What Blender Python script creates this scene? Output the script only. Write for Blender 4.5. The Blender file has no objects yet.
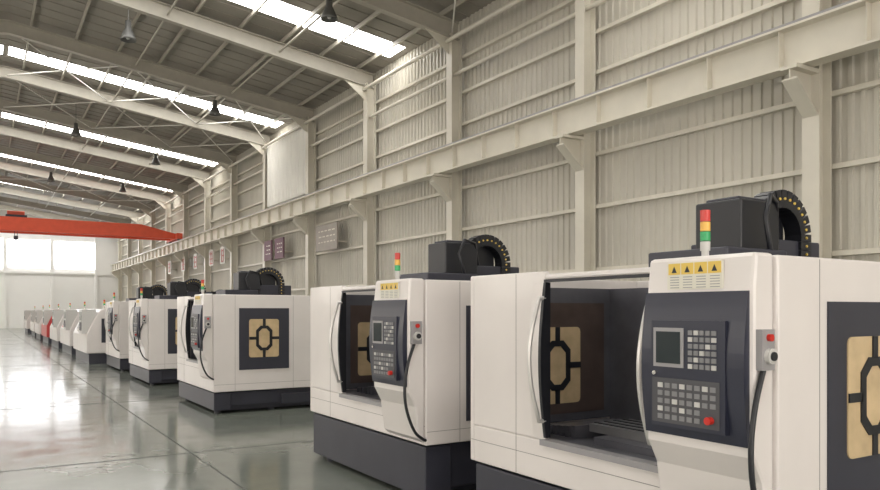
import bpy, bmesh, math, random
from mathutils import Vector
random.seed(4)
S=bpy.context.scene
COL=S.collection
try:
    S.view_settings.view_transform='Standard'
except Exception: pass

# ---------------------------------------------------------------- materials
def mat(name,col,rough=.5,metal=0,noise=0,nscale=3.0,spec=.5,emit=0,coat=0,bump=0):
    m=bpy.data.materials.new(name); m.use_nodes=True
    nt=m.node_tree; b=nt.nodes['Principled BSDF']
    b.inputs['Base Color'].default_value=(*col,1)
    b.inputs['Roughness'].default_value=rough
    b.inputs['Metallic'].default_value=metal
    b.inputs['Specular IOR Level'].default_value=spec
    if coat: b.inputs['Coat Weight'].default_value=coat
    if emit:
        b.inputs['Emission Color'].default_value=(*col,1)
        b.inputs['Emission Strength'].default_value=emit
    if noise:
        tc=nt.nodes.new('ShaderNodeTexCoord'); n=nt.nodes.new('ShaderNodeTexNoise')
        n.inputs['Scale'].default_value=nscale; n.inputs['Detail'].default_value=4
        nt.links.new(tc.outputs['Object'],n.inputs['Vector'])
        r=nt.nodes.new('ShaderNodeValToRGB')
        r.color_ramp.elements[0].position=.3; r.color_ramp.elements[1].position=.7
        r.color_ramp.elements[0].color=(*[c*(1-noise) for c in col],1)
        r.color_ramp.elements[1].color=(*[min(1,c*(1+noise)) for c in col],1)
        nt.links.new(n.outputs['Fac'],r.inputs['Fac']); nt.links.new(r.outputs['Color'],b.inputs['Base Color'])
        if bump:
            bp=nt.nodes.new('ShaderNodeBump'); bp.inputs['Strength'].default_value=bump
            nt.links.new(n.outputs['Fac'],bp.inputs['Height']); nt.links.new(bp.outputs['Normal'],b.inputs['Normal'])
    return m
M={}
M['wall']=mat('wall_sheet',(.58,.55,.48),.42,noise=.07,nscale=.6)
M['wallw']=mat('wall_sheet_white',(.84,.82,.77),.45,noise=.04,nscale=.6)
M['far']=mat('far_wall_paint',(.93,.92,.90),.6,noise=.02,nscale=.3)
M['steel']=mat('cream_painted_steel',(.71,.67,.58),.42,noise=.05,nscale=1.5)
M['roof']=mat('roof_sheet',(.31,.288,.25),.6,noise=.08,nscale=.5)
M['rafter']=mat('rafter_paint',(.46,.43,.37),.5,noise=.05)
M['sky']=mat('skylight_translucent',(1,.985,.95),.5,emit=10)
M['win']=mat('window_daylight',(1,.935,.865),.5,emit=3.5)
M['winfar']=mat('window_daylight_far',(.96,.96,1),.5,emit=5)
M['white']=mat('machine_white_paint',(.79,.745,.725),.33,noise=.03,nscale=2,coat=.25)
M['grey']=mat('machine_grey_paint',(.34,.33,.34),.4,noise=.04)
M['liner']=mat('liner_steel',(.13,.13,.15),.35,metal=.3,noise=.15,nscale=4)
M['linerb']=mat('liner_brown_steel',(.11,.08,.07),.35,metal=.2,noise=.2,nscale=4)
M['dark']=mat('charcoal_paint',(.037,.038,.054),.42,noise=.1)
M['black']=mat('black_plastic',(.014,.015,.02),.4)
M['panel']=mat('control_panel_blueblack',(.028,.031,.052),.3)
M['seam']=mat('panel_seam',(.25,.23,.22),.6)
M['beige']=mat('protected_window_beige',(.62,.47,.28),.22,noise=.12,nscale=7)
M['chrome']=mat('brushed_steel',(.75,.74,.72),.25,metal=.9)
M['handle']=mat('handle_satin',(.72,.70,.68),.3,metal=.4)
M['table']=mat('machined_iron',(.35,.35,.36),.35,metal=.7,noise=.1)
M['screen']=mat('lcd_screen',(.035,.045,.05),.12)
M['key']=mat('keypad_grey',(.08,.08,.09),.5)
M['keyw']=mat('keypad_light',(.24,.24,.25),.5)
M['knob']=mat('knob_light',(.6,.59,.57),.4)
M['red']=mat('red_plastic',(.60,.03,.02),.35)
M['yel']=mat('yellow_label',(.82,.58,.12),.5)
M['paper']=mat('label_white',(.80,.77,.68),.6)
M['ltr']=mat('stack_red',(.62,.05,.04),.3,emit=.05)
M['lty']=mat('stack_amber',(.80,.45,.08),.3,emit=.1)
M['ltg']=mat('stack_green',(.03,.36,.12),.3,emit=.1)
M['crane']=mat('crane_red_paint',(.80,.11,.05),.4,noise=.05)
M['lamp']=mat('lamp_housing_grey',(.16,.16,.155),.4,metal=.4)
M['glassl']=mat('lamp_glass',(.6,.6,.58),.2)
M['maroon']=mat('poster_maroon',(.13,.045,.07),.5,noise=.15,nscale=2)
M['postg']=mat('poster_greybrown',(.34,.30,.26),.5,noise=.12,nscale=2)
M['redtxt']=mat('sign_red',(.45,.12,.10),.5)
M['joint']=mat('floor_joint',(.085,.09,.08),.5)
M['redm']=mat('machine_red_paint',(.55,.05,.05),.35)

# floor
fm=bpy.data.materials.new('polished_concrete'); fm.use_nodes=True
nt=fm.node_tree; b=nt.nodes['Principled BSDF']
tc=nt.nodes.new('ShaderNodeTexCoord')
n1=nt.nodes.new('ShaderNodeTexNoise'); n1.inputs['Scale'].default_value=.45; n1.inputs['Detail'].default_value=8; n1.inputs['Roughness'].default_value=.65
r1=nt.nodes.new('ShaderNodeValToRGB')
r1.color_ramp.elements[0].position=.3; r1.color_ramp.elements[1].position=.72
r1.color_ramp.elements[0].color=(.155,.172,.148,1); r1.color_ramp.elements[1].color=(.235,.255,.222,1)
n2=nt.nodes.new('ShaderNodeTexNoise'); n2.inputs['Scale'].default_value=1.7; n2.inputs['Detail'].default_value=6
r2=nt.nodes.new('ShaderNodeMapRange'); r2.inputs[1].default_value=.3; r2.inputs[2].default_value=.7; r2.inputs[3].default_value=.09; r2.inputs[4].default_value=.19
for n in (n1,n2): nt.links.new(tc.outputs['Object'],n.inputs['Vector'])
nt.links.new(n1.outputs['Fac'],r1.inputs['Fac']); nt.links.new(r1.outputs['Color'],b.inputs['Base Color'])
nt.links.new(n2.outputs['Fac'],r2.inputs[0]); nt.links.new(r2.outputs[0],b.inputs['Roughness'])
b.inputs['Specular IOR Level'].default_value=.7
M['floor']=fm

# ---------------------------------------------------------------- mesh builder
class MB:
    def __init__(s): s.v=[];s.f=[];s.m=[];s.mats=[];s.sm=[]
    def mi(s,k):
        if k not in s.mats: s.mats.append(k)
        return s.mats.index(k)
    def add(s,vs,fs,k,smooth=False):
        o=len(s.v); s.v+=[tuple(v) for v in vs]
        i=s.mi(k)
        for f in fs: s.f.append([a+o for a in f]); s.m.append(i); s.sm.append(smooth)
    def box(s,x0,x1,y0,y1,z0,z1,k):
        vs=[(x,y,z) for x in(x0,x1) for y in(y0,y1) for z in(z0,z1)]
        s.add(vs,[(0,1,3,2),(4,6,7,5),(0,4,5,1),(2,3,7,6),(0,2,6,4),(1,5,7,3)],k)
    def P(s,ax,a,b,t):
        return (t,a,b) if ax=='x' else ((a,t,b) if ax=='y' else (a,b,t))
    def prism(s,poly,ax,t0,t1,k):
        n=len(poly)
        vs=[s.P(ax,a,b,t0) for a,b in poly]+[s.P(ax,a,b,t1) for a,b in poly]
        fs=[tuple(range(n)),tuple(range(n,2*n))[::-1]]+[(i,(i+1)%n,(i+1)%n+n,i+n) for i in range(n)]
        s.add(vs,fs,k)
    def ring(s,po,pi,ax,t0,t1,k):
        n=len(po)
        vs=[s.P(ax,a,b,t) for t in(t0,t1) for q in(po,pi) for a,b in q]
        fs=[]
        for i in range(n):
            j=(i+1)%n
            fs+=[(i,j,n+j,n+i),(2*n+i,3*n+i,3*n+j,2*n+j),(i,2*n+i,2*n+j,j),(n+i,n+j,3*n+j,3*n+i)]
        s.add(vs,fs,k)
    def tube(s,pts,r,k,seg=8):
        pts=[Vector(p) for p in pts]; vs=[];n=len(pts)
        for i,p in enumerate(pts):
            d=(pts[min(i+1,n-1)]-pts[max(i-1,0)]).normalized()
            up=Vector((0,0,1)) if abs(d.z)<.9 else Vector((0,1,0))
            if i==0: a=d.cross(up).normalized()
            else:
                a=(a-d*a.dot(d)).normalized()
            c=d.cross(a)
            for j in range(seg):
                t=2*math.pi*j/seg; vs.append(p+a*math.cos(t)*r+c*math.sin(t)*r)
        fs=[(i*seg+j,i*seg+(j+1)%seg,(i+1)*seg+(j+1)%seg,(i+1)*seg+j) for i in range(n-1) for j in range(seg)]
        s.add(vs,fs,k,True)
        s.add([vs[j] for j in range(seg)],[tuple(range(seg))],k); s.add([vs[(n-1)*seg+j] for j in range(seg)],[tuple(range(seg))],k)
    def rev(s,cx,cy,prof,k,seg=20):
        vs=[(cx+r*math.cos(2*math.pi*j/seg),cy+r*math.sin(2*math.pi*j/seg),z) for r,z in prof for j in range(seg)]
        fs=[(i*seg+j,i*seg+(j+1)%seg,(i+1)*seg+(j+1)%seg,(i+1)*seg+j) for i in range(len(prof)-1) for j in range(seg)]
        s.add(vs,fs,k,True)
    def build(s,name,parent=None,loc=(0,0,0),bevel=0,recalc=True):
        me=bpy.data.meshes.new(name); me.from_pydata(s.v,[],s.f)
        for k in s.mats: me.materials.append(M[k])
        for p,i,q in zip(me.polygons,s.m,s.sm): p.material_index=i; p.use_smooth=q
        if recalc:
            bm=bmesh.new(); bm.from_mesh(me); bmesh.ops.recalc_face_normals(bm,faces=bm.faces); bm.to_mesh(me); bm.free()
        o=bpy.data.objects.new(name,me); COL.objects.link(o); o.location=loc
        if parent: o.parent=parent
        if bevel:
            md=o.modifiers.new('bevel','BEVEL'); md.width=bevel; md.segments=2; md.limit_method='ANGLE'; md.angle_limit=math.radians(50)
        return o
def empty(name,loc):
    e=bpy.data.objects.new(name,None); e.location=loc; e.empty_display_size=.2; COL.objects.link(e); return e
def rrect(x0,x1,z0,z1,r,n=4):
    out=[]
    for cx,cz,a0 in((x1-r,z1-r,0),(x0+r,z1-r,90),(x0+r,z0+r,180),(x1-r,z0+r,270)):
        for i in range(n+1):
            a=math.radians(a0+90*i/n); out.append((cx+r*math.cos(a),cz+r*math.sin(a)))
    return out

# ---------------------------------------------------------------- hall
XW=12.93; XL=-11.1; XR=.9; YN=-11.0; YF=85.7
EAVE=10.95; SL=.13
cols=[7.4+5.86*k for k in range(-3,14)]
def roofz(x): return EAVE+SL*(XW-x) if x>XR else EAVE+SL*(XW-XR)-SL*(XR-x)*1.0

m=MB(); m.box(XL-.3,XW+.3,YN-.3,YF+.3,-.3,0,'floor'); m.build('floor')
m=MB()
for x in (-8.5,-5,-1.5,2.2): m.box(x-.01,x+.01,YN,YF,.0005,.003,'joint')
for y in cols:
    m.box(XL,XW,y-4.01,y-3.99,.0005,.003,'joint')
m.build('trim_floor_joint')

def corr(m,y0,y1,x,z0,z1,sgn,k,pitch=.22,d=.04):
    prof=[];y=y0
    while y<y1-1e-6:
        for dy,dd in((0,0),(.5,0),(.6,d),(.9,d)): prof.append((x+sgn*dd,min(y+dy*pitch,y1)))
        y+=pitch
    prof.append((x,y1))
    n=len(prof)
    vs=[(a,b,z0) for a,b in prof]+[(a,b,z1) for a,b in prof]
    m.add(vs,[(i,i+1,n+i+1,n+i) for i in range(n-1)],k)
m=MB(); corr(m,YN,YF,XW,0,EAVE,-1,'wall'); m.box(XW+.01,XW+.2,YN,YF,0,EAVE,'wall')
m.build('wall_right')
m=MB()
for z in (1.2,2.77,4.31,5.6,7.6,8.6,9.7): m.box(XW-.16,XW-.03,YN,YF,z-.045,z+.045,'steel')
m.build('trim_wall_girts')
m=MB(); corr(m,31.2,36.3,12.45,7.05,10.25,-1,'wallw'); m.box(12.46,12.76,31.2,36.3,7.05,10.25,'wallw'); m.build('trim_white_cladding')
m=MB()
m.box(XL-.2,XL,YN,YF,0,2.2,'wall'); m.box(XL-.2,XL,YN,YF,5.4,EAVE-.0,'wall')
for y in cols: m.box(XL-.2,XL,y-.5,y+.5,2.2,5.4,'wall')
m.build('wall_left')
m=MB()
m.box(XL-.16,XL-.12,YN,YF,2.2,5.4,'win'); m.build('window_1')
m=MB()
m.prism([(XL,0),(XW,0),(XW,EAVE),(XR,roofz(XR)),(XL,EAVE)],'y',YF,YF+.2,'far'); m.build('wall_far')
m=MB()
for k in range(5): m.box(-10.2+4.2*k,-10.2+4.2*k+3.85,YF-.06,YF-.02,6.2,9.0,'winfar')
m.build('window_2')
m=MB()
for k in range(6): m.box(-10.5+4.2*k-.12,-10.5+4.2*k+.12,YF-.25,YF-.001,0,10.8,'far')
m.box(XL+.1,XW-.1,YF-.2,YF-.001,5.6,5.8,'far')
m.build('trim_far_wall')
m=MB()
m.prism([(XL,0),(XW,0),(XW,EAVE),(XR,roofz(XR)),(XL,EAVE)],'y',YN-.2,YN,'far'); m.build('wall_near')
m=MB(); m.box(-7,9,YN+.02,YN+.06,.3,6.0,'win'); m.build('entrance_door_glow')  # glowing panel added for the open entrance door, unseen behind the camera

for y in cols:
    if y>YF-.5: continue
    m=MB()
    x0,x1=12.38,12.76
    m.box(x0,x0+.03,y-.16,y+.16,0,10.4,'steel'); m.box(x1-.03,x1,y-.16,y+.16,0,10.4,'steel'); m.box(x0+.03,x1-.03,y-.012,y+.012,0,10.4,'steel')
    m.prism([(x0,5.95),(11.75,5.95),(11.75,5.75),(x0,5.2)],'y',y-.012,y+.012,'steel')
    m.box(11.72,x0,y-.15,y+.15,5.9,5.97,'steel')
    m.prism([(11.75,5.75),(11.75,5.72),(x0,5.17),(x0,5.2)],'y',y-.14,y+.14,'steel')
    m.prism([(x0,10.35),(11.4,10.48),(x0,9.75)],'y',y-.012,y+.012,'steel')
    m.build('steel_column')
for xb,nm in((12.05,'crane_runway_beam'),(-10.3,'crane_runway_beam')):
    m=MB()
    m.box(xb-.17,xb+.17,YN+.3,YF-.3,5.98,6.02,'steel'); m.box(xb-.22,xb+.22,YN+.3,YF-.3,6.66,6.70,'steel')
    m.box(xb-.012,xb+.012,YN+.3,YF-.3,6.02,6.66,'steel')
    y=YN+.7
    while y<YF-.3:
        m.box(xb-.15,xb+.15,y-.01,y+.01,6.02,6.66,'steel'); y+=1.5
    m.box(xb-.035,xb+.035,YN+.3,YF-.3,6.70,6.82,'grey')
    m.build(nm)
m=MB()
for y in cols:
    if y<YF-.5: m.box(XL+.02,-10.1,y-.15,y+.15,5.6,5.97,'steel'); m.box(XL+.02,XL+.4,y-.15,y+.15,0,10.7,'steel')
m.build('steel_column')
m=MB()
m.tube([(12.57,YN+.1,9.15),(12.57,YF-.1,9.15)],.06,'steel'); m.tube([(12.3,YN+.1,10.15),(12.3,YF-.1,10.15)],.07,'steel')
m.build('trim_eave_pipe')

skyY=[-1.6,10.4,22.9,35.0,46.6,58.4,70.1,81]  # last strip is an added emitter to brighten the far wall
sw=.6
m=MB(); sk=MB()
segs=[];prev=YN-.2
for y in skyY: segs.append((prev,y-sw)); prev=y+sw
segs.append((prev,YF+.2))
def slab(mm,y0,y1,xa,xb,k,t=.06):
    z1,z2=roofz(xa),roofz(xb)
    mm.prism([(xa,z1),(xb,z2),(xb,z2+t),(xa,z1+t)],'y',y0,y1,k)
for (xa,xb) in ((XR,XW+.2),(XL-.2,XR)):
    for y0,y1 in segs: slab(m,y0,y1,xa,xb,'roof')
    for y0,y1 in segs:
        y=y0+.3
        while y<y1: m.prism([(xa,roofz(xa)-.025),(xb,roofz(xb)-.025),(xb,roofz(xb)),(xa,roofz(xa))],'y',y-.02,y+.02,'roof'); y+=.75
    for y in skyY:
        if xa>=XR:
            slab(sk,y-sw,y+sw,xa+.1,xb-.5,'sky'); slab(m,y-sw,y+sw,xa,xa+.1,'roof'); slab(m,y-sw,y+sw,xb-.5,xb,'roof')
        else:
            slab(sk,y-sw,y+sw,xa+.6,xb-.1,'sky'); slab(m,y-sw,y+sw,xa,xa+.6,'roof'); slab(m,y-sw,y+sw,xb-.1,xb,'roof')
m.build('ceiling'); sk.build('window_4')
m=MB()
x=-10.4
while x<12.6:
    z=roofz(x)-.03
    m.box(x-.03,x+.03,YN,YF,z-.14,z,'rafter'); x+=1.5
m.build('trim_roof_purlin')
for y in cols:
    if y>YF-.5: continue
    m=MB()
    for sgn in(1,-1):
        xa=XR; xe=12.7 if sgn>0 else XL+.05
        za=roofz(xa)-.2; ze=roofz(xe)-.2; zi=za-.45; zo=ze-.52
        m.prism([(xa,za),(xe,ze),(xe,zo),(xa,zi)],'y',y-.01,y+.01,'rafter')
        m.prism([(xa,za),(xe,ze),(xe,ze-.03),(xa,za-.03)],'y',y-.12,y+.12,'rafter')
        m.prism([(xa,zi),(xe,zo),(xe,zo-.03),(xa,zi-.03)],'y',y-.12,y+.12,'rafter')
    m.build('roof_rafter')
m=MB()
for y0 in (cols[4],cols[7],cols[8],cols[12]):
    for xa,xb in((1,5),(5,9),(9,12.5)):
        m.tube([(xa,y0,roofz(xa)-.55),(xb,y0+5.86,roofz(xb)-.55)],.025,'wallw',6)
        m.tube([(xb,y0,roofz(xb)-.55),(xa,y0+5.86,roofz(xa)-.55)],.025,'wallw',6)
for y0 in cols[:-2]:
    for xx in (5.2,9): m.tube([(xx,y0,roofz(xx)-.5),(xx,y0+5.86,roofz(xx)-.5)],.04,'rafter',6)
m.build('trim_roof_bracing')

def lamp(x,y,z):
    m=MB()
    m.tube([(0,0,.45),(0,0,roofz(x)-z-.1)],.012,'lamp',6)
    m.rev(0,0,[(0,.5),(.09,.5),(.1,.25),(.14,.18),(.22,-.02),(.25,-.12),(.23,-.12),(.12,.12),(0,.14)],'lamp')
    m.rev(0,0,[(0,.12),(.07,.1),(.09,0),(.05,-.08),(0,-.1)],'glassl',12)
    m.build('high_bay_lamp',loc=(x,y,z))
for y in (19.7,31.9,44.5,56): lamp(8.6,y,10.35)
for y in (25,40,55): lamp(4.0,y,10.5)

cr=empty('overhead_bridge_crane',(0,55.6,0))
m=MB()
for dy in(-.8,.8):
    m.prism([(-10.4,6.95),(12.15,6.95),(12.15,7.25),(9.6,7.85),(-8.6,7.85),(-10.4,7.3)],'y',dy-.2,dy+.2,'crane')
m.build('girders',cr,bevel=.02)
m=MB()
for x in(-10.3,12.05):
    m.box(x-.18,x+.18,-1.7,1.7,6.9,7.3,'crane')
    for dy in(-1.4,1.4):
        m.tube([(x-.1,dy,6.97),(x+.1,dy,6.97)],.15,'dark',14)
m.build('end_trucks',cr)
m=MB()
m.box(1.4,2.6,-.9,.9,7.85,8.0,'dark'); m.tube([(1.5,0,8.15),(2.5,0,8.15)],.2,'crane',14)
for dx in(-.08,.08): m.tube([(2+dx,0,8.0),(2+dx,0,6.7)],.015,'dark',6)
m.box(1.88,2.12,-.12,.12,6.45,6.7,'dark')
m.tube([(2,0,6.45),(2,0,6.3),(2.1,0,6.2),(2.08,0,6.07),(1.98,0,6.05),(1.9,0,6.13)],.035,'dark',8)
m.build('hoist',cr)

def poster(name,y0,y1,z0,z1,k,nrows=4,tk='paper'):
    m=MB(); x=12.30
    m.box(x,x+.06,y0,y1,z0,z1,k)
    for r in range(nrows):
        zz=z1-.25-(z1-z0-.4)*r/nrows
        y=y0+.2
        while y<y1-.4:
            w=random.uniform(.1,.3); m.box(x-.008,x,y,y+w,zz-.05,zz,tk); y+=w+.12
    for yy in(y0+.3,y1-.3): m.box(x+.06,XW-.03,yy-.02,yy+.02,z0+.3,z0+.36,'steel')
    m.build(name)
poster('wall_poster',33.6,34.8,4.3,5.3,'maroon',3); poster('wall_poster',35.3,36.4,4.3,5.3,'maroon',3)
poster('wall_poster',27.4,29.6,4.3,5.4,'postg',3,'steel')
def glyph(y):
    m=MB(); x=12.3; s=1.0; z0=4.6
    m.box(x,x+.05,y,y+s,z0,z0+s,'wall')
    for i in range(3):
        zz=z0+.12+i*.3+random.uniform(-.05,.05); a=random.uniform(.12,.3)
        m.box(x-.02,x,y+a,y+s-random.uniform(.12,.3),zz,zz+.09,'redtxt')
    for i in range(2):
        yy=y+.25+i*.35+random.uniform(-.1,.1); m.box(x-.02,x,yy,yy+.09,z0+random.uniform(.1,.2),z0+s-.12,'redtxt')
    m.box(x+.05,XW-.03,y+.5,y+.56,z0+.3,z0+.36,'steel')
    m.build('wall_sign')
for y in (43.5,46,50,53.5,58): glyph(y)

# ---------------------------------------------------------------- machining centre
def vmc(X,Y,zb=.55,W=2.69):
    T=2.03
    e=empty('cnc_machining_center',(X,Y,0))
    m=MB()
    m.box(.06,1.95,.10,W-.08,.12,zb-.02,'dark'); m.box(.10,2.3,.2,W-.2,.03,.2,'dark')
    m.box(.02,.3,.05,W-.05,.06,zb-.02,'dark')
    m.box(1.2,1.8,.04,.12,.1,zb-.1,'dark')
    for x in(.15,1.1,2.1):
        for y in(.3,W-.3): m.tube([(x,y,0),(x,y,.08)],.06,'dark',12)
    m.build('base',e,bevel=.012)
    m=MB()
    D=1.9; ob=.84; oy0=.72; oy1=W-.92
    for y0 in(0,W-.05):
        m.box(.0,D,y0,y0+.05,zb,T,'white')
    m.box(0.0,.05,.05,W-.05,zb,ob,'white')
    m.box(0,.05,oy1,W-.05,ob,T,'white')
    m.box(0,.05,.05,oy0,ob,T,'white')
    m.box(0,.05,oy0,oy1,1.97,T-.02,'white')
    m.box(.05,.32,.05,W-.05,T-.06,T-.02,'white')
    m.box(D-.04,D,.05,W-.05,zb,T,'white')
    m.build('enclosure',e,bevel=.012)
    m=MB()
    for x in(.36,1.40): m.box(x,x+.004,-.0015,0,zb+.01,T-.01,'seam')
    m.box(.01,D-.01,-.0015,0,zb+.12,zb+.124,'seam')
    m.box(-.0015,0,oy1+.32,oy1+.324,zb+.01,T-.01,'seam'); m.box(-.0015,0,.02,W-.02,ob-.12,ob-.116,'seam')
    m.build('panel_seams',e)
    for ys,yo in((0,-1),(W,1)):
        m=MB()
        a,bb=sorted((ys,ys+yo*.012)); m.box(.43,1.32,a,bb,.74,1.80,'dark')
        a,bb=sorted((ys-yo*.072,ys+yo*.02)); wx0,wx1,wz0,wz1=.60,1.13,.95,1.61
        m.prism(rrect(wx0,wx1,wz0,wz1,.04),'y',a,bb,'beige')
        cx,cz=(wx0+wx1)/2,(wz0+wz1)/2
        for yy in ((ys+yo*.02,ys+yo*.028),(ys-yo*.072,ys-yo*.078)):
            a,bb=sorted(yy)
            m.ring(rrect(cx-.145,cx+.145,cz-.215,cz+.215,.08,1),rrect(cx-.095,cx+.095,cz-.165,cz+.165,.058,1),'y',a,bb,'black')
            m.box(wx0,cx-.13,a,bb,cz-.025,cz+.025,'black'); m.box(cx+.13,wx1,a,bb,cz-.025,cz+.025,'black')
            m.box(cx-.025,cx+.025,a,bb,cz+.21,wz1,'black'); m.box(cx-.025,cx+.025,a,bb,wz0,cz-.21,'black')
        m.build('side_window',e)
    m=MB()
    m.box(.06,1.5,.055,.065,ob-.05,1.95,'liner'); m.box(.06,1.5,W-.065,W-.055,ob-.05,1.95,'liner')
    m.box(.50,1.42,W-.069,W-.066,.86,1.82,'linerb')
    m.box(1.5,1.53,.06,W-.06,ob-.2,1.95,'liner')
    m.prism([(.05,ob-.03),(1.5,ob-.12),(1.5,ob-.16),(.05,ob-.07)],'y',.06,W-.06,'liner')
    m.box(.55,.98,.6,1.9,.84,.90,'table')
    for i in range(4): m.box(.60+i*.1,.63+i*.1,.6,1.9,.90,.906,'black')
    m.box(.4,1.2,.8,1.7,.75,.84,'liner')
    for i in range(6): m.box(.45,1.1,1.95+i*.07,1.99+i*.07,.78,.88-.008*i,'liner')
    m.box(.62,1.25,.95,1.3,1.5,2.15,'dark')
    m.tube([(.78,1.12,1.5),(.78,1.12,1.36)],.1,'table',16); m.tube([(.78,1.12,1.36),(.78,1.12,1.24)],.06,'chrome',16)
    m.build('work_area',e)
    m=MB()
    for y,sg in((oy1,1),(oy0+.02,-1)):
        arc=[];N=14
        for i in range(N+1):
            t=i/N; z=ob+.02+(1.95-ob-.02)*t; arc.append((-.05*math.sin(math.pi*t),z))
        poly=[(x,z) for x,z in arc]+[(.04,1.95),(.04,ob+.02)]
        a,bb=sorted((y-.015*sg,y+.012*sg)); m.prism(poly,'y',a,bb,'black')
        a,bb=sorted((y+.012*sg,y+.12*sg))
        if sg>0: m.prism(poly,'y',a,bb,'white')
        yh=y+.0 if sg>0 else y+.035
        pts=[(-.05-.09*math.sin(math.pi*i/16),yh,.98+.86*i/16) for i in range(17)]
        pts=[(-.0,yh,.98)]+pts+[(-.0,yh,1.84)]
        m.tube(pts,.016,'handle',10)
    m.box(-.008,.0,oy0,oy1,1.95,1.97,'black')
    m.box(-.03,.06,oy0,oy1+.02,ob-.03,ob+.01,'grey')
    m.build('doors',e)
    # control cabinet
    m=MB()
    y0,y1=.02,.69
    m.prism([(-.001,2.04),(-.15,2.04),(-.17,1.86),(-.17,1.10),(-.17,1.03),(-.10,.90),(-.06,.62),(-.001,.57)],'y',y0,y1,'white')
    m.build('control_cabinet',e,bevel=.02)
    m=MB()
    xf=-.17
    prof=[];N=10
    for i in range(N+1):
        t=i/N; z=1.08+.77*t; prof.append((xf-.012-.035*math.sin(math.pi*t),z))
    m.prism(prof+[(xf+.0,1.85),(xf+.0,1.08)],'y',y0+.02,y1-.005,'panel')
    m.box(xf-.053,xf-.0,y0+.12,y1-.08,1.13,1.70,'panel')
    xs=xf-.053; q=.02
    m.box(xs-.006,xs,.37+q,.57+q,1.45,1.66,'grey'); m.box(xs-.009,xs-.006,.39+q,.55+q,1.47,1.64,'screen')
    for i in range(5):
        for j in range(6): m.box(xs-.007,xs,.17+q+i*.036,.196+q+i*.036,1.45+j*.035,1.474+j*.035,'knob' if (i+j)%4==0 else 'keyw')
    m.box(xs-.004,xs,.15+q,.58+q,1.15,1.39,'key')
    for i in range(8):
        for j in range(5):
            if i<2 and j<2: continue
            m.box(xs-.008,xs-.004,.17+q+i*.048,.203+q+i*.048,1.17+j*.042,1.196+j*.042,'knob' if (i*j)%3==1 else 'keyw')
    m.tube([(xs-.004,.22,1.195),(xs-.035,.22,1.195)],.02,'red',14)
    m.tube([(xs,.58,1.415),(xs-.015,.58,1.415)],.012,'chrome',12)
    m.build('control_panel',e)
    m=MB()
    xa=-.175
    m.box(xa,xa+.012,.19,.54,1.865,2.01,'paper')
    for i in range(4):
        yy=.198+i*.085
        m.box(xa-.002,xa,yy,yy+.078,1.945,2.005,'yel')
        m.prism([(yy+.022,1.955),(yy+.056,1.955),(yy+.039,1.99)],'x',xa-.003,xa-.002,'black')
        for j in range(5): m.box(xa-.002,xa,yy+.008,yy+.066,1.873+j*.014,1.877+j*.014,'grey')
    m.build('warning_labels',e)
    m=MB()
    m.box(-.15,-.05,y0-.035,y0,1.46,1.66,'grey'); m.tube([(-.1,y0-.035,1.53),(-.1,y0-.06,1.53)],.038,'knob',16)
    m.tube([(-.1,y0-.06,1.53),(-.1,y0-.07,1.53)],.022,'black',16)
    m.tube([(-.1,y0-.035,1.62),(-.1,y0-.055,1.62)],.018,'red',12)
    ctrl=[(-.12,1.46),(-.18,1.30),(-.215,1.12),(-.21,.95),(-.17,.80),(-.11,.68),(-.04,.62),(.0,.60)]
    pts=[]
    for i in range(len(ctrl)-1):
        for k in range(4):
            t=k/4; p0=ctrl[max(i-1,0)];p1=ctrl[i];p2=ctrl[i+1];p3=ctrl[min(i+2,len(ctrl)-1)]
            c=[.5*((2*p1[d])+(-p0[d]+p2[d])*t+(2*p0[d]-5*p1[d]+4*p2[d]-p3[d])*t*t+(-p0[d]+3*p1[d]-3*p2[d]+p3[d])*t**3) for d in(0,1)]
            pts.append((c[0],y0-.02,c[1]))
    pts.append((0,y0-.01,.60))
    m.tube(pts,.014,'black',8)
    m.build('handwheel',e)
    m=MB(); cx,cy=-.09,.36; zt=2.035
    m.tube([(cx,cy,zt),(cx,cy,zt+.05)],.02,'knob',10)
    for i,k in enumerate(('knob','ltg','lty','ltr')): m.tube([(cx,cy,zt+.035+.052*i),(cx,cy,zt+.083+.052*i)],.026,k,16)
    m.tube([(cx,cy,zt+.239),(cx,cy,zt+.25)],.026,'ltr',14)
    m.build('stack_light',e)
    cy=.85
    m=MB()
    m.box(.35,.95,cy-.3,cy+.3,T-.03,T+.10,'dark')
    m.box(.62,1.02,cy-.20,cy+.14,T+.1,T+.42,'black'); m.box(.67,.97,cy-.15,cy+.1,T+.42,T+.445,'dark')
    m.box(1.02,1.65,cy-.1,cy+.5,T-.4,T+.20,'dark'); m.box(1.9,2.25,.3,2.4,.25,T-.03,'dark')
    m.box(1.08,1.38,cy+.0,cy+.08,T+.18,T+.42,'black')
    m.build('spindle_head_and_column',e,bevel=.015)
    m=MB()
    path=[]; cxx=1.20; R=.25; zc=T+.22
    z=T-.0
    while z<zc: path.append((cxx-R,z,90)); z+=.056
    n=14
    for i in range(n+1):
        a=math.pi-math.pi*i/n; path.append((cxx+R*math.cos(a),zc+R*math.sin(a),math.degrees(a)-90))
    z=zc-.056
    while z>T-.0: path.append((cxx+R,z,-90)); z-=.056
    for (px,pz,an) in path:
        a=math.radians(an); ca,sa=math.cos(a),math.sin(a); h,w=.026,.06
        poly=[(px+u*ca-v*sa,pz+u*sa+v*ca) for u,v in((-h,-w),(h,-w),(h,w),(-h,w))]
        m.prism(poly,'y',cy-.12,cy,'black')
        for yy in((cy-.128,cy-.12),(cy,cy+.01)): m.tube([(px,yy[0],pz),(px,yy[1],pz)],.009,'yel',8)
    m.tube([(.8,cy-.28,T+.1),(.72,cy-.3,T+.3),(.8,cy-.28,T+.44),(.98,cy-.2,T+.42),(1.06,cy-.15,T+.2)],.016,'black',8)
    m.build('cable_chain',e)
    return e
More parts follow.
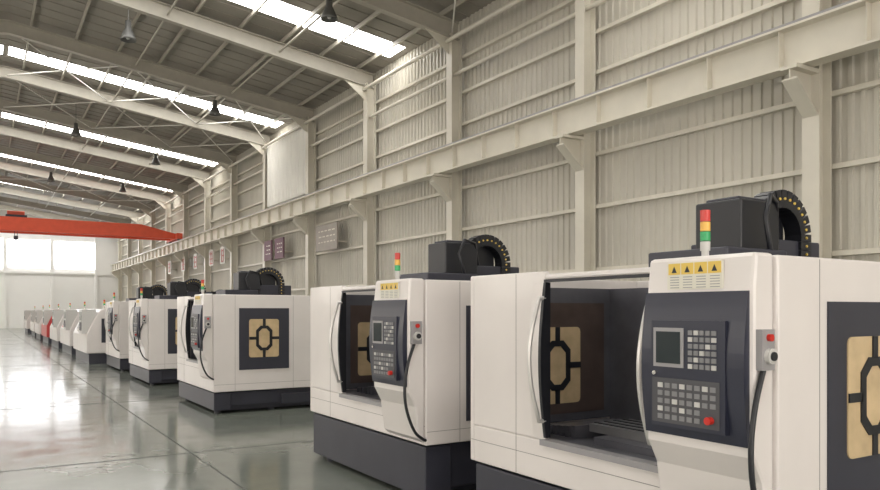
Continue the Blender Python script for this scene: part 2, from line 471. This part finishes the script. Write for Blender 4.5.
vmc(3.35,2.17); vmc(3.35,5.55); vmc(3.32,12.4,.38); vmc(3.32,18,.38); vmc(3.38,22.6,.38)

# ---------------------------------------------------------------- lathes
def lathe(X,Y,body='white',acc='grey',L=4.0):
    e=empty('cnc_lathe',(X,Y,0))
    m=MB()
    m.prism([(0,.35),(0,.95),(.35,1.72),(.5,1.82),(1.6,1.82),(1.6,.35)],'y',0,L,body)
    m.build('enclosure',e,bevel=.03)
    m=MB(); m.box(.08,1.6,.06,L-.06,0,.35,'dark'); m.build('base',e)
    m=MB()
    def sl(u,off): return (.35*u-off*.916,.95+.77*u+off*.4)
    a,bq=sl(.1,.0),sl(.92,.0); c,d=sl(.92,.03),sl(.1,.03)
    m.prism([a,bq,c,d],'y',L*.40,L*.85,acc)
    a,bq=sl(.2,.03),sl(.85,.03); c,d=sl(.85,.04),sl(.2,.04)
    m.prism([a,bq,c,d],'y',L*.46,L*.80,'screen')
    m.tube([(-.08,L*.42,1.05),(.12,L*.42,1.6)],.02,'chrome',8)
    m.build('sliding_door',e)
    m=MB(); m.box(-.12,.3,.15,L*.24,1.0,1.8,'knob'); m.box(-.13,-.12,.25,L*.21,1.45,1.72,'screen'); m.box(-.13,-.12,.25,L*.21,1.1,1.38,'key'); m.build('control_panel',e,bevel=.01)
    m=MB(); m.box(.45,1.35,-.012,0,.7,1.5,'dark'); m.box(.62,1.1,-.02,-.012,.9,1.35,'screen'); m.build('side_cover',e)
    m=MB(); m.tube([(.6,.5,1.80),(.6,.5,1.95)],.02,'chrome',8)
    for i,k in enumerate(('ltg','lty','ltr')): m.tube([(.6,.5,1.95+.06*i),(.6,.5,2.005+.06*i)],.03,k,12)
    m.build('stack_light',e)
lathe(2.95,26.4,'white','white'); lathe(3.0,32.3,'white','redm'); lathe(3.0,38,'white','grey'); lathe(3.0,44,'redm','grey'); lathe(3.0,50,'white','white'); lathe(3.1,57,'white','grey'); lathe(3.1,66)
vmc(6.5,27,.42); vmc(6.6,36,.42)

w=bpy.data.worlds.new('world'); S.world=w; w.use_nodes=True
w.node_tree.nodes['Background'].inputs['Color'].default_value=(.75,.8,.9,1); w.node_tree.nodes['Background'].inputs['Strength'].default_value=.3
cam=bpy.data.cameras.new('camera'); co=bpy.data.objects.new('camera',cam); COL.objects.link(co); S.camera=co
f=730.; cam.sensor_width=36; cam.lens=36*f/880; cam.shift_y=66/880; cam.clip_end=300; cam.clip_start=.05
co.location=(0,0,1.75); co.rotation_euler=(math.radians(90),0,-math.atan(460/f))
